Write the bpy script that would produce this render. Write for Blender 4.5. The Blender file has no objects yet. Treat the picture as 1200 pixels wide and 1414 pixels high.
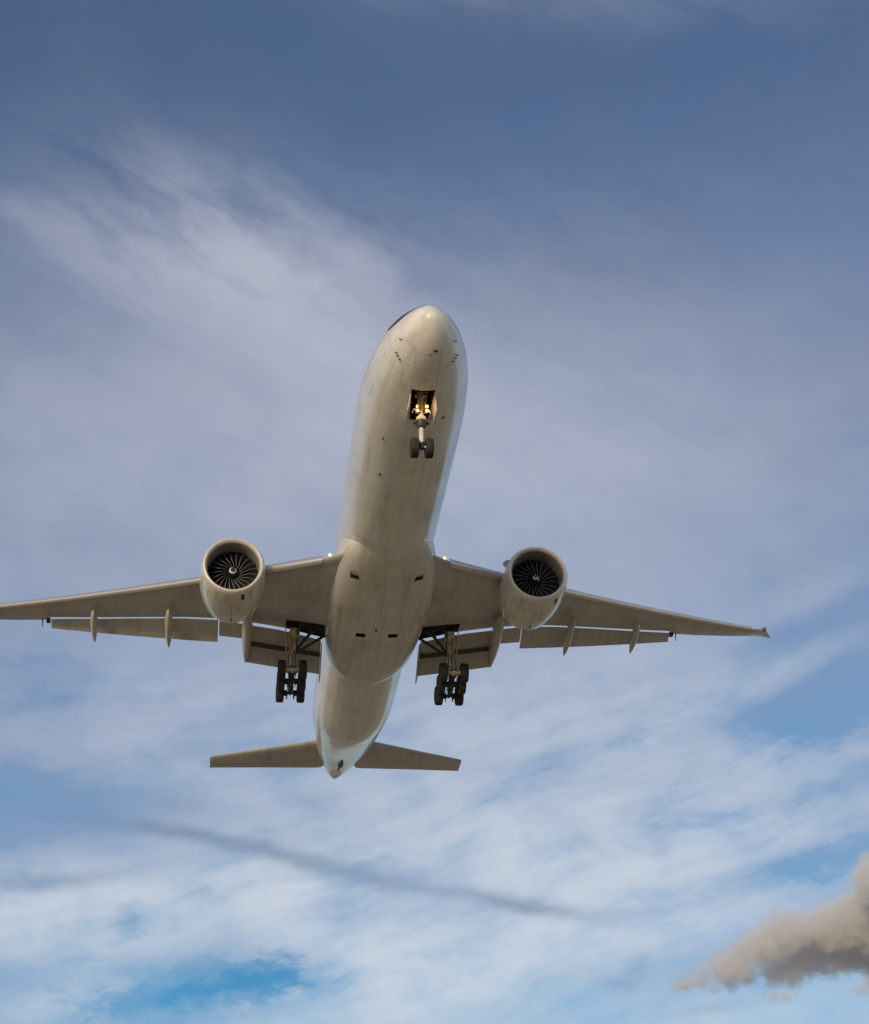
import bpy, math, random
from math import sin, cos, pi, radians, sqrt, atan2, asin, acos
from mathutils import Matrix, Vector

random.seed(7)
S = bpy.context.scene
COL = S.collection

# ---------------------------------------------------------------- camera
PITCH = radians(3.0)                                   # the airliner comes in nose-high
# airliner axes: X aft, Y to its right wing, Z up; origin on the fuselage axis at the nose station
PLANE_ROT = Matrix.Rotation(radians(90), 3, 'Z') @ Matrix.Rotation(PITCH, 3, 'Y')
CAM_P = Vector((-81.46474157, 11.0947559, -57.95347064))
CAM_R = Matrix(((-0.11557897, -0.9928308, -0.03047131),
                (0.4834378, -0.02942735, -0.87488395),
                (0.86771504, -0.11584917, 0.48337313)))
CAM_POS = Vector((0, 0, 1.7))
ORIGIN = CAM_POS - PLANE_ROT @ CAM_P
cam_d = bpy.data.cameras.new('camera')
cam = bpy.data.objects.new('camera', cam_d)
COL.objects.link(cam)
cam_d.sensor_fit = 'VERTICAL'
cam_d.sensor_height = 36.0
cam_d.lens = 2621.987 / 1414 * 36.0
cam_d.clip_start = 0.1
cam_d.clip_end = 90000
rw = PLANE_ROT @ Matrix((CAM_R[0], -CAM_R[1], -CAM_R[2])).transposed()
m4 = rw.to_4x4()
m4.translation = CAM_POS
cam.matrix_world = m4
S.camera = cam

# ---------------------------------------------------------------- render / view
S.render.engine = 'CYCLES'
S.view_settings.view_transform = 'Standard'
S.view_settings.look = 'None'
S.view_settings.exposure = 0.0
S.view_settings.gamma = 1.0
S.cycles.use_denoising = True
S.cycles.max_bounces = 8
S.cycles.volume_bounces = 5
S.cycles.volume_step_rate = 0.25
S.cycles.volume_max_steps = 512

# ---------------------------------------------------------------- sun
SUN_EL = radians(14)
SUN_AZ = radians(180 + 30)           # compass-like, clockwise from +Y: behind the camera, to the left
sun_dir = Vector((sin(SUN_AZ) * cos(SUN_EL), cos(SUN_AZ) * cos(SUN_EL), sin(SUN_EL)))
sd = bpy.data.lights.new('sun', 'SUN')
sd.energy = 2.6
sd.angle = radians(9)      # sun through a thin cloud veil
sd.color = (1.0, 0.79, 0.55)
so = bpy.data.objects.new('sun', sd)
COL.objects.link(so)
so.rotation_euler = sun_dir.to_track_quat('Z', 'Y').to_euler()


# ---------------------------------------------------------------- shader expression helper
class X:
    """a scalar socket with arithmetic"""
    def __init__(s, nt, sock): s.nt, s.s = nt, sock
    def _op(s, op, o=None, o2=None):
        n = s.nt.nodes.new('ShaderNodeMath'); n.operation = op
        s.nt.links.new(s.s, n.inputs[0])
        for i, v in ((1, o), (2, o2)):
            if v is None: continue
            if isinstance(v, X): s.nt.links.new(v.s, n.inputs[i])
            else: n.inputs[i].default_value = v
        return X(s.nt, n.outputs[0])
    def __add__(s, o): return s._op('ADD', o)
    def __sub__(s, o): return s._op('SUBTRACT', o)
    def __mul__(s, o): return s._op('MULTIPLY', o)
    def __truediv__(s, o): return s._op('DIVIDE', o)
    __radd__ = __add__
    __rmul__ = __mul__
    def __rsub__(s, o): return (s * -1.0) + o
    def abs(s): return s._op('ABSOLUTE')
    def exp(s): return s._op('EXPONENT')
    def pow(s, p): return s._op('POWER', p)
    def min(s, o): return s._op('MINIMUM', o)
    def max(s, o): return s._op('MAXIMUM', o)
    def clamp(s): return s.max(0.0).min(1.0)
    def ss(s, a, b):
        n = s.nt.nodes.new('ShaderNodeMapRange'); n.interpolation_type = 'SMOOTHSTEP'
        s.nt.links.new(s.s, n.inputs[0])
        n.inputs[1].default_value = a; n.inputs[2].default_value = b
        if a > b:
            n.inputs[1].default_value = b; n.inputs[2].default_value = a
            n.inputs[3].default_value = 1; n.inputs[4].default_value = 0
        return X(s.nt, n.outputs[0])


def noise(nt, vec, scale, detail=4, rough=0.5, dist=0.0):
    n = nt.nodes.new('ShaderNodeTexNoise')
    nt.links.new(vec, n.inputs['Vector'])
    n.inputs['Scale'].default_value = scale
    n.inputs['Detail'].default_value = detail
    n.inputs['Roughness'].default_value = rough
    n.inputs['Distortion'].default_value = dist
    return X(nt, n.outputs['Fac'])


def combine(nt, x, y, z):
    n = nt.nodes.new('ShaderNodeCombineXYZ')
    for i, v in enumerate((x, y, z)):
        if isinstance(v, X): nt.links.new(v.s, n.inputs[i])
        else: n.inputs[i].default_value = v
    return n.outputs[0]


def mixc(nt, fac, a, b, mode='MIX'):
    n = nt.nodes.new('ShaderNodeMix'); n.data_type = 'RGBA'; n.blend_type = mode
    if isinstance(fac, X): nt.links.new(fac.s, n.inputs[0])
    else: n.inputs[0].default_value = fac
    for i, v in ((6, a), (7, b)):
        if isinstance(v, (tuple, list)): n.inputs[i].default_value = (*v[:3], 1)
        else: nt.links.new(v, n.inputs[i])
    return n.outputs[2]


def srgb(r, g, b):
    f = lambda c: c / 12.92 if c <= 0.04045 else ((c + 0.055) / 1.055) ** 2.4
    return tuple(f(v / 255) for v in (r, g, b))


# ---------------------------------------------------------------- sky
W = bpy.data.worlds.new('World')
S.world = W
W.use_nodes = True
nt = W.node_tree
nt.nodes.clear()
out = nt.nodes.new('ShaderNodeOutputWorld')
bg = nt.nodes.new('ShaderNodeBackground')
bg.inputs['Strength'].default_value = 0.10
nt.links.new(bg.outputs[0], out.inputs[0])
sky = nt.nodes.new('ShaderNodeTexSky')
sky.sky_type = 'NISHITA'
sky.sun_disc = False
sky.sun_elevation = SUN_EL
sky.sun_rotation = SUN_AZ
sky.air_density = 1.0
sky.dust_density = 1.2
sky.ozone_density = 1.5
tc = nt.nodes.new('ShaderNodeTexCoord')
sep = nt.nodes.new('ShaderNodeSeparateXYZ')
nt.links.new(tc.outputs['Generated'], sep.inputs[0])
dx, dy, dz = (X(nt, sep.outputs[i]) for i in range(3))
RAD = 180 / pi
AZ = dx._op('ARCTAN2', dy) * RAD               # degrees clockwise from +Y
EL = dz._op('ARCSINE') * RAD                   # degrees above the horizon


# cloud layers in compass degrees: (azimuth, elevation, half-length, half-width, tilt, amount)
WHITE = [(1.4, 33.0, 3.6, 1.6, -24, 0.72), (-3.2, 32.7, 2.8, 0.7, -18, 0.22), (3.4, 31.0, 4.8, 2.5, -30.9, 0.50), (-0.8, 27.6, 9.12, 3.8, 0.3, 0.48), (13.08, 27.0, 6.4, 4.35, -5.8, 0.42), (9.5, 41.3, 8.56, 0.8, -8, 0.11), (-6.27, 34.29, 2.07, 0.63, -14.9, 0.15), (-0.62, 14.61, 5.1, 1.04, 5.8, 0.62), (-4.88, 13.92, 2.68, 0.98, 6.1, 0.62), (7.46, 12.35, 4.9, 1.44, 15.4, 0.72), (9.76, 14.89, 4.7, 1.46, 5.1, 0.36), (16.22, 17.7, 6.91, 1.1, 11, 0.36), (15.56, 15.66, 5.85, 0.96, 5.3, 0.46), (6.25, 17.11, 6.03, 1.49, -2.1, 0.30), (14.06, 13.44, 4.62, 0.82, 6.2, 0.42), (3.55, 13.88, 2.75, 1.24, -30.3, 0.55), (16.58, 10.75, 6.08, 0.8, 2.0, 0.45), (1.0, 20.46, 9.11, 2.57, -1.0, 0.3), (12.31, 20.01, 4.73, 1.93, 5.9, 0.34), (17.8, 20.6, 4.2, 0.55, 12, 0.30), (19.2, 22.6, 3.0, 0.5, 14, 0.22), (-3.46, 11.51, 2.46, 0.45, 8.3, 0.42), (-2.48, 12.84, 1.85, 0.62, 25.5, 0.35)]
HOLE = [(0.33, 11.99, 2.1, 0.50, 7.5, 0.95), (2.58, 12.33, 1.48, 0.45, -0.6, 0.55), (-1.99, 13.87, 1.88, 0.37, 15.5, 0.45), (-3.25, 11.51, 1.24, 0.32, 0.5, 0.5), (19.8, 21.4, 3.0, 1.9, 13.5, 0.38), (19.6, 19.1, 2.9, 0.8, 12, 0.75), (17.2, 16.6, 3.2, 0.35, 12, 0.42), (13.6, 18.9, 2.6, 0.3, 14, 0.35), (19.0, 14.9, 2.6, 0.45, 9, 0.45), (-5.16, 20.92, 2.95, 1.27, 2.4, 0.25), (-5.54, 17.11, 1.87, 0.83, 2.0, 0.5)]
DARK = [(-3.4, 16.75, 1.6, 0.22, -5, 0.22), (-1.24, 16.45, 1.59, 0.21, -8.3, 0.40), (1.1, 16.07, 1.71, 0.24, -11.9, 0.46), (3.55, 15.45, 1.71, 0.27, -15.5, 0.40), (5.87, 14.93, 1.61, 0.27, -12.1, 0.42), (8.19, 14.5, 1.49, 0.23, -12.7, 0.50), (10.05, 14.1, 1.27, 0.22, -12.2, 0.34), (11.7, 13.78, 1.4, 0.2, -10, 0.20), (-0.94, 17.27, 1.28, 0.38, 0.7, 0.3), (-3.67, 15.0, 2.29, 0.23, 7.0, 0.3), (-4.73, 14.85, 1.24, 0.19, 1.4, 0.2), (3.54, 17.21, 1.08, 0.34, -0.6, 0.16), (13.1, 12.25, 0.46, 0.2, 36.0, 0.25), (12.52, 11.76, 0.5, 0.14, -10.4, 0.25), (15.24, 10.98, 1.25, 0.16, 6.6, 0.22)]


def field(blobs, az, el):
    tot = None
    for a, e, ra, re, rot, amp in blobs:
        k = cos(radians(e)); c, s_ = cos(radians(rot)), sin(radians(rot))
        u = (az - a) * k; v = el - e
        p = (u * (c / ra)) + (v * (s_ / ra)); q = (v * (c / re)) - (u * (s_ / re))
        g = ((p * p + q * q) * -0.8).exp() * amp
        tot = g if tot is None else tot + g
    return tot


# fibres drawn out along the wind, with a slow meander
w0 = combine(nt, AZ * 0.10, EL * 0.16, 3.1)
wx = noise(nt, w0, 1.0, 3, 0.5) - 0.5
wy = noise(nt, combine(nt, AZ * 0.10, EL * 0.16, 9.7), 1.0, 3, 0.5) - 0.5
az2 = AZ + wx * 3.2
el2 = EL + wy * 2.6
wf = noise(nt, combine(nt, AZ * 0.7, EL * 1.1, 5.0), 1.0, 4, 0.55) - 0.5
az3 = az2 + wf * 0.9
el3 = el2 + wf * 0.7
rot_ = lambda a: (az3 * cos(radians(a)) + el3 * sin(radians(a)), el3 * cos(radians(a)) - az3 * sin(radians(a)))
pu, pv = rot_(14)
fib1 = noise(nt, combine(nt, pu * 0.20, pv * 1.15, 0.0), 1.0, 8, 0.60, 0.0)
pu, pv = rot_(-24)
fib2 = noise(nt, combine(nt, pu * 0.20, pv * 0.9, 4.0), 1.0, 7, 0.55, 0.1)
puff = noise(nt, combine(nt, az2 * 0.33, el2 * 0.5, 7.0), 1.0, 7, 0.56, 0.2)
low = EL.ss(25.0, 19.0)                                       # lower sky: fibres rise to the right; higher up: they fan out
fib = fib1 * low + fib2 * (1.0 - low)
azm = AZ + wx * 1.1 + wf * 0.5
elm = EL + wy * 0.9 + wf * 0.4
cov = field(WHITE, azm, elm)
elsewhere = ((AZ - 7.4).abs().ss(17, 32)).max(EL.ss(43, 52)).max(EL.ss(9, 4))
cov = cov + elsewhere * 0.34
calm = (EL - 27.0).abs().ss(9.0, 4.0) * 0.74                     # the middle sky is a smooth veil
up_ = EL.ss(25, 31)
mod = fib.ss(0.25, 0.75) * (up_ * 0.45 + 0.85) + puff.ss(0.28, 0.72) * (1.0 - up_ * 0.55) + 0.06
mod = mod * (1.0 - calm) + calm * 0.92
wg = noise(nt, combine(nt, AZ * 1.3, EL * 2.6, 2.0), 1.0, 7, 0.62) - 0.5
hole = field(HOLE, AZ + wx * 0.8 + wf * 2.2, EL + wy * 0.5 + wf * 0.8 + wg * 1.5)
white = (cov * mod - hole * 0.55).max(0.0)
white = (1.0 - (white * -1.25).exp()) * 0.97
veil = ((EL.ss(39, 27) * 0.46 + 0.03) * (puff * 0.9 + 0.52) - hole * 0.30 - EL.ss(16, 11) * 0.16).clamp()
dark = (field(DARK, AZ + wf * 0.4, EL + wf * 0.22 + wg * 0.34) * (puff.ss(0.25, 0.6) * 0.55 + 0.58)).clamp()

K = 10.0                                                      # cloud colours are written for strength 0.10
kc = lambda r, g_, b_: tuple(c * K for c in srgb(r, g_, b_))
gain = mixc(nt, EL.ss(38, 12), (0.82, 0.90, 1.06), (0.76, 1.08, 1.28))
base = mixc(nt, 1.0, sky.outputs[0], gain, 'MULTIPLY')
mott = noise(nt, combine(nt, az2 * 0.14, el2 * 0.26, 12.0), 1.0, 6, 0.58)
base = mixc(nt, mott.ss(0.38, 0.70) * EL.ss(20, 28) * 0.30, base, kc(98, 108, 134))
base = mixc(nt, (hole * (EL.ss(17, 14) * 0.5 + EL.ss(24, 16) * 0.35)).clamp(), base, kc(52, 140, 192))
base = mixc(nt, veil, base, kc(152, 157, 180))
wcol = mixc(nt, EL.ss(33, 13), kc(188, 191, 206), kc(212, 219, 228))
base = mixc(nt, white, base, wcol)
base = mixc(nt, dark, base, kc(112, 134, 164))
nt.links.new(base, bg.inputs['Color'])

# ---------------------------------------------------------------- object helpers
def link(name, verts, faces, mats, parent=None, smooth=True, fmat=None, loc=None):
    me = bpy.data.meshes.new(name)
    me.from_pydata([tuple(v) for v in verts], [], faces)
    me.validate()
    for m in (mats if isinstance(mats, (list, tuple)) else [mats]): me.materials.append(m)
    if fmat:
        for p, k in zip(me.polygons, fmat): p.material_index = k
    for p in me.polygons: p.use_smooth = smooth
    o = bpy.data.objects.new(name, me)
    COL.objects.link(o)
    if parent: o.parent = parent
    if loc: o.location = loc
    return o


def fix_normals(o):
    import bmesh
    bm = bmesh.new(); bm.from_mesh(o.data)
    bmesh.ops.recalc_face_normals(bm, faces=bm.faces[:])
    bm.to_mesh(o.data); bm.free()


def sharp(o, deg=35):
    o.data.set_sharp_from_angle(angle=radians(deg))


class MB:
    """collects shapes for one mesh"""
    def __init__(s): s.v, s.f, s.m, s.k = [], [], [], 0
    def add(s, v, f):
        b = len(s.v); s.v += [Vector(p) for p in v]; s.f += [tuple(i + b for i in q) for q in f]; s.m += [s.k] * len(f); return s
    def mat(s, k): s.k = k; return s
    def rings(s, R, closed=True, cap0=True, cap1=True):
        n = len(R[0]); v = [p for r in R for p in r]; f = []
        for i in range(len(R) - 1):
            for j in range(n if closed else n - 1):
                a, b = i * n + j, i * n + (j + 1) % n
                f.append((a, b, b + n, a + n))
        if closed and cap0: f.append(tuple(range(n))[::-1])
        if closed and cap1: f.append(tuple(range((len(R) - 1) * n, len(R) * n)))
        return s.add(v, f)
    def tube(s, pts, r, n=12, cap=True):
        pts = [Vector(p) for p in pts]; R = []
        for i, p in enumerate(pts):
            d = (pts[min(i + 1, len(pts) - 1)] - pts[max(i - 1, 0)]).normalized()
            u = d.orthogonal().normalized() if i == 0 else (u - d * u.dot(d)).normalized()
            w = d.cross(u); rr = r[i] if isinstance(r, (list, tuple)) else r
            R.append([p + (u * cos(2 * pi * j / n) + w * sin(2 * pi * j / n)) * rr for j in range(n)])
        return s.rings(R, True, cap, cap)
    def cyl(s, a, b, r, n=16): return s.tube([a, b], r, n)
    def lathe(s, c, axis, prof, n=32, cap0=False, cap1=False):
        """prof: (distance along axis, radius)"""
        c, d = Vector(c), Vector(axis).normalized(); u = d.orthogonal().normalized(); w = d.cross(u)
        return s.rings([[c + d * t + (u * cos(2 * pi * j / n) + w * sin(2 * pi * j / n)) * r for j in range(n)] for t, r in prof], True, cap0, cap1)
    def box(s, c, h, R=None):
        c = Vector(c); v = []
        for x in (-1, 1):
            for y in (-1, 1):
                for z in (-1, 1):
                    p = Vector((x * h[0], y * h[1], z * h[2]))
                    v.append(c + (R @ p if R else p))
        return s.add(v, [(0, 1, 3, 2), (4, 6, 7, 5), (0, 4, 5, 1), (2, 3, 7, 6), (0, 2, 6, 4), (1, 5, 7, 3)])
    def prism(s, poly, d):
        """polygon (list of points) pushed along vector d"""
        d = Vector(d); n = len(poly); v = [Vector(p) for p in poly] + [Vector(p) + d for p in poly]
        return s.add(v, [tuple(range(n))[::-1], tuple(range(n, 2 * n))] + [(i, (i + 1) % n, (i + 1) % n + n, i + n) for i in range(n)])
    def build(s, name, mats, parent=None, smooth=True, ang=35):
        o = link(name, s.v, s.f, mats, parent, smooth, s.m)
        fix_normals(o)
        if smooth: sharp(o, ang)
        return o


def cut(o, cutter):
    m = o.modifiers.new('cut', 'BOOLEAN'); m.operation = 'DIFFERENCE'; m.object = cutter; m.solver = 'EXACT'
    m.material_mode = 'TRANSFER'
    dg = bpy.context.evaluated_depsgraph_get()
    me = bpy.data.meshes.new_from_object(o.evaluated_get(dg))
    o.modifiers.clear(); o.data = me
    sharp(o, 35)
    cm = cutter.data
    bpy.data.objects.remove(cutter); bpy.data.meshes.remove(cm)


def interp(tab, x):
    """monotone-ish Catmull-Rom through rows (x, a, b, ...)"""
    n = len(tab)
    if x <= tab[0][0]: return tab[0][1:]
    if x >= tab[-1][0]: return tab[-1][1:]
    i = max(k for k in range(n - 1) if tab[k][0] <= x)
    a, b = tab[i], tab[i + 1]; p = tab[max(i - 1, 0)]; q = tab[min(i + 2, n - 1)]
    h = b[0] - a[0]; t = (x - a[0]) / h; r = []
    for c in range(1, len(a)):
        s = (b[c] - a[c]) / h
        m0 = (b[c] - p[c]) / (b[0] - p[0]) if i > 0 else s
        m1 = (q[c] - a[c]) / (q[0] - a[0]) if i < n - 2 else s
        if s == 0: m0 = m1 = 0
        else:
            m0 = 0 if m0 * s < 0 else max(-3 * abs(s), min(3 * abs(s), m0))
            m1 = 0 if m1 * s < 0 else max(-3 * abs(s), min(3 * abs(s), m1))
        r.append((2 * t**3 - 3 * t**2 + 1) * a[c] + (t**3 - 2 * t**2 + t) * h * m0 + (-2 * t**3 + 3 * t**2) * b[c] + (t**3 - t**2) * h * m1)
    return r


# ---------------------------------------------------------------- materials
def newmat(name):
    m = bpy.data.materials.new(name); m.use_nodes = True
    return m, m.node_tree, m.node_tree.nodes['Principled BSDF']


def objxyz(nt):
    tc = nt.nodes.new('ShaderNodeTexCoord'); sp = nt.nodes.new('ShaderNodeSeparateXYZ')
    nt.links.new(tc.outputs['Object'], sp.inputs[0])
    return tc.outputs['Object'], [X(nt, sp.outputs[i]) for i in range(3)]


def line(c, pos, w): return (c - pos).abs().ss(w, w * 0.4)          # 1 on the line
def period(c, step, w, off=0.0):
    f = (c * (1 / step) + off)._op('FRACT')
    return (f - 0.5).abs().ss(w / step, 0.4 * w / step)


def paint(name, col, rough=0.28, streak=0.16, coat=0.6, lines=None, dirt=(0.30, 0.24, 0.16), flow=(0.12, 1.6, 1.6), linefac=0.45):
    m, nt, b = newmat(name)
    o, (x, y, z) = objxyz(nt)
    v = combine(nt, x * flow[0], y * flow[1], z * flow[2])
    n1 = noise(nt, v, 1.0, 6, 0.62, 0.3)
    n2 = noise(nt, o, 0.35, 4, 0.55)
    n3 = noise(nt, o, 6.0, 3, 0.6)
    d = (n1.ss(0.42, 0.75) * 0.7 + n2.ss(0.45, 0.8) * 0.5) * streak * 2.2 + n3.ss(0.6, 0.85) * streak * 0.35
    c = mixc(nt, d.clamp(), col, tuple(a * k for a, k in zip(col, dirt)))
    if lines:
        L = lines(nt, x, y, z)
        c = mixc(nt, L * linefac, c, (0.05, 0.045, 0.04))
    nt.links.new(c, b.inputs['Base Color'])
    r = n2.ss(0.3, 0.7) * 0.14 + rough - 0.05 + n3.ss(0.4, 0.9) * 0.05
    nt.links.new(r.s, b.inputs['Roughness'])
    b.inputs['Coat Weight'].default_value = coat
    b.inputs['Coat Roughness'].default_value = 0.05
    bp = nt.nodes.new('ShaderNodeBump'); bp.inputs['Strength'].default_value = 0.22; bp.inputs['Distance'].default_value = 0.03
    nt.links.new(noise(nt, combine(nt, x * 0.05, y * 1.5, z * 1.5), 0.9, 2, 0.5).s, bp.inputs['Height'])
    nt.links.new(bp.outputs[0], b.inputs['Normal'])
    return m


def plain(name, col, rough=0.5, metal=0.0, var=0.25, scale=5.0):
    m, nt, b = newmat(name)
    o, (x, y, z) = objxyz(nt)
    n = noise(nt, o, scale, 4, 0.6)
    nt.links.new(mixc(nt, n.ss(0.35, 0.75) * var * 2, col, tuple(c * 0.45 for c in col)), b.inputs['Base Color'])
    nt.links.new((n * 0.2 + rough - 0.1).s, b.inputs['Roughness'])
    b.inputs['Metallic'].default_value = metal
    return m


def glow(name, col, strength):
    m, nt, b = newmat(name)
    b.inputs['Base Color'].default_value = (*col, 1)
    b.inputs['Emission Color'].default_value = (*col, 1)
    b.inputs['Emission Strength'].default_value = strength
    return m


def fus_lines(nt, x, y, z):
    ang = y._op('ARCTAN2', z * -1.0) * RAD                      # 0 at the keel
    a = ang.abs()
    L = period(x, 6.4, 0.035, 0.07).max(line(x, 1.55, 0.02)).max(line(x, 3.55, 0.03)) * 0.55
    seams = line(a, 24.0, 0.22).max(line(a, 47.0, 0.22)).max(line(a, 70.0, 0.22)) * x.ss(10, 12) * x.ss(60, 56) * 0.35
    nd = line(y.abs(), 0.66, 0.025) * x.ss(1.70, 1.72) * x.ss(4.40, 4.38) * z.ss(-1.0, -1.2)
    nd2 = line(x, 1.72, 0.025) * y.abs().ss(0.68, 0.66) * z.ss(-1.0, -1.2)
    door = (line(x, 6.2, 0.035).max(line(x, 7.3, 0.035)) * z.ss(-1.25, -1.2) * z.ss(0.9, 0.85)).max(
        line(z, -1.2, 0.035) * x.ss(6.17, 6.2) * x.ss(7.33, 7.3))
    win = period(x, 0.533, 0.14) * (z - 0.62).abs().ss(0.22, 0.18) * x.ss(8.5, 8.6) * x.ss(60, 59.9)
    return L.max(seams).max((nd.max(nd2)) * 0.6).max(door * 1.1).max(win * 1.6).clamp()


def fair_lines(nt, x, y, z):
    a = y.abs()
    L = (line(a, 0.33, 0.02) * x.ss(29.0, 29.05) * x.ss(38.0, 37.95)) * 0.7
    L = L.max(line(a, 1.85, 0.025) * x.ss(29.0, 29.05) * x.ss(38.0, 37.95) * 0.5)
    L = L.max(line(x, 29.0, 0.03) * a.ss(1.9, 1.85) * 0.35).max(line(x, 38.0, 0.04) * a.ss(2.6, 2.5)).max(line(x, 33.9, 0.02) * a.ss(3.0, 2.9) * 0.3)
    return L.clamp()


def wing_lines(nt, x, y, z):
    a = y.abs()
    c = x - a * 0.56                                            # along the rear spar sweep
    L = period(c, 2.2, 0.03) * 0.35
    L = L.max(period(a, 1.9, 0.03) * 0.22)
    pu_ = ((a * (1 / 0.95))._op('FRACT') - 0.5) * 0.95
    for c0, e0 in ((26.9, 0.20), (29.3, 0.17)):                   # rows of oval tank access panels
        pv_ = x - a * 0.60 - c0
        rr = ((pu_ * pu_) * (1 / 0.30 ** 2) + (pv_ * pv_) * (1 / e0 ** 2))._op('SQRT')
        L = L.max(line(rr, 1.0, 0.11) * 0.45 * a.ss(4.5, 4.6) * a.ss(21, 20.9))
    return L.clamp()


def nac_lines(nt, x, y, z):
    L = line(x, 1.35, 0.025) * 0.8
    L = L.max(line(y, 0.0, 0.03) * z.ss(-1, -1.3) * x.ss(1.3, 1.35) * 0.9)
    L = L.max(line(x, 3.0, 0.02) * 0.5)
    return L.clamp()


WHITE = (0.78, 0.745, 0.685)
GREY = (0.475, 0.46, 0.425)
M_fus = paint('fuselage paint', WHITE, 0.30, 0.22, 0.7, fus_lines, linefac=0.6)
M_fair = paint('belly fairing paint', (0.68, 0.645, 0.58), 0.32, 0.26, 0.6, fair_lines, linefac=0.6)
M_wing = paint('wing grey paint', GREY, 0.36, 0.16, 0.35, wing_lines, flow=(0.15, 1.8, 0.3), linefac=0.62)
def stab_lines(nt, x, y, z):
    a = y.abs(); L = line(x - a * 0.58 - 65.35, 0.0, 0.045) * a.ss(1.5, 1.6) * 1.0
    return L.max(period(a, 2.9, 0.03) * 0.3).max(line(x - a * 0.84 - 61.2, 0.0, 0.03) * 0.4).clamp()


M_stab = paint('tailplane paint', GREY, 0.36, 0.20, 0.35, stab_lines, flow=(0.15, 1.8, 0.3), linefac=0.6)
M_flap = paint('flap paint', (0.50, 0.47, 0.42), 0.40, 0.20, 0.25, None, flow=(0.15, 2.2, 0.3))
M_cano = paint('flap fairing paint', (0.52, 0.49, 0.43), 0.34, 0.16, 0.4, None)
M_nac = paint('nacelle paint', (0.70, 0.66, 0.585), 0.30, 0.30, 0.6, nac_lines, flow=(0.35, 2.0, 2.0), linefac=0.7)
M_lip = plain('bare inlet metal', (0.78, 0.71, 0.64), 0.38, 0.35, 0.10, 3)
M_slat = plain('bare slat metal', (0.72, 0.66, 0.60), 0.36, 0.75, 0.15, 2)
M_liner = plain('inlet liner', (0.25, 0.245, 0.22), 0.5, 0.0, 0.15, 3)
M_black = plain('black composite', (0.012, 0.012, 0.014), 0.45, 0.0, 0.3, 4)
M_ti = plain('titanium edge', (0.24, 0.23, 0.215), 0.45, 0.5, 0.15, 8)
M_spin = plain('spinner black', (0.02, 0.02, 0.022), 0.35, 0.0, 0.2, 4)
M_wht = plain('white mark paint', (0.82, 0.80, 0.74), 0.5, 0.0, 0.05, 4)
M_bay = plain('wheel bay', (0.016, 0.015, 0.013), 0.7, 0.0, 0.5, 3)  # near-black puts the shade of the deep wells into the colour
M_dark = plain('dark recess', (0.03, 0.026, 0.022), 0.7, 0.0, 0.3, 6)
M_glass = plain('cockpit glass', (0.05, 0.052, 0.062), 0.45, 0.0, 0.05, 3)
M_glass.node_tree.nodes['Principled BSDF'].inputs['Specular IOR Level'].default_value = 0.15
M_steel = plain('gear steel', (0.52, 0.50, 0.46), 0.38, 0.55, 0.35, 7)
M_gwht = plain('gear sunlit enamel', (0.76, 0.68, 0.54), 0.4, 0.0, 0.35, 6)  # golden sunlight on the legs is put into this enamel colour
M_chrome = plain('oleo chrome', (0.80, 0.79, 0.78), 0.16, 1.0, 0.1, 6)
M_brace = plain('brace dark', (0.06, 0.054, 0.046), 0.55, 0.1, 0.3, 6)
M_brass = plain('brass fitting', (0.62, 0.46, 0.25), 0.4, 0.35, 0.4, 9)
M_tyre = plain('tyre rubber', (0.024, 0.022, 0.021), 0.75, 0.0, 0.3, 8)
M_rim = plain('wheel rim', (0.5, 0.46, 0.38), 0.45, 0.4, 0.3, 8)
M_lamp = glow('landing lamp', (1.0, 0.55, 0.16), 2.2)
M_wlamp = glow('wing root lamp', (1.0, 0.70, 0.30), 1.6)

# ---------------------------------------------------------------- ground
mg, nt, b = newmat('dry grass field')
o_, (x, y, z) = objxyz(nt)
gn = noise(nt, o_, 0.02, 6, 0.6); gf = noise(nt, o_, 2.0, 5, 0.65)
c = mixc(nt, gn.ss(0.35, 0.65), (0.38, 0.31, 0.20), (0.295, 0.245, 0.16))
c = mixc(nt, gf.ss(0.45, 0.7) * 0.4, c, (0.23, 0.205, 0.13))
nt.links.new(c, b.inputs['Base Color'])
b.inputs['Roughness'].default_value = 0.9
b.inputs['Specular IOR Level'].default_value = 0.1
g = MB()
NG = 48
def gs(k): return math.copysign(abs(k) ** 3, k) * 26000
g.add([(gs(2 * i / NG - 1), gs(2 * j / NG - 1), -0.0) for i in range(NG + 1) for j in range(NG + 1)],
      [(i * (NG + 1) + j, (i + 1) * (NG + 1) + j, (i + 1) * (NG + 1) + j + 1, i * (NG + 1) + j + 1) for i in range(NG) for j in range(NG)])
ground = g.build('ground', mg, None, True)
ground['kind'] = 'structure'
ground['label'] = 'dry grass field under the approach path'

# ================================================================ the airliner
plane = bpy.data.objects.new('airplane', None)
COL.objects.link(plane)
pm = PLANE_ROT.to_4x4(); pm.translation = ORIGIN
plane.matrix_world = pm
plane['label'] = 'white twin-engine airliner on landing approach with landing gear and flaps down'
plane['category'] = 'airplane'

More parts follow.
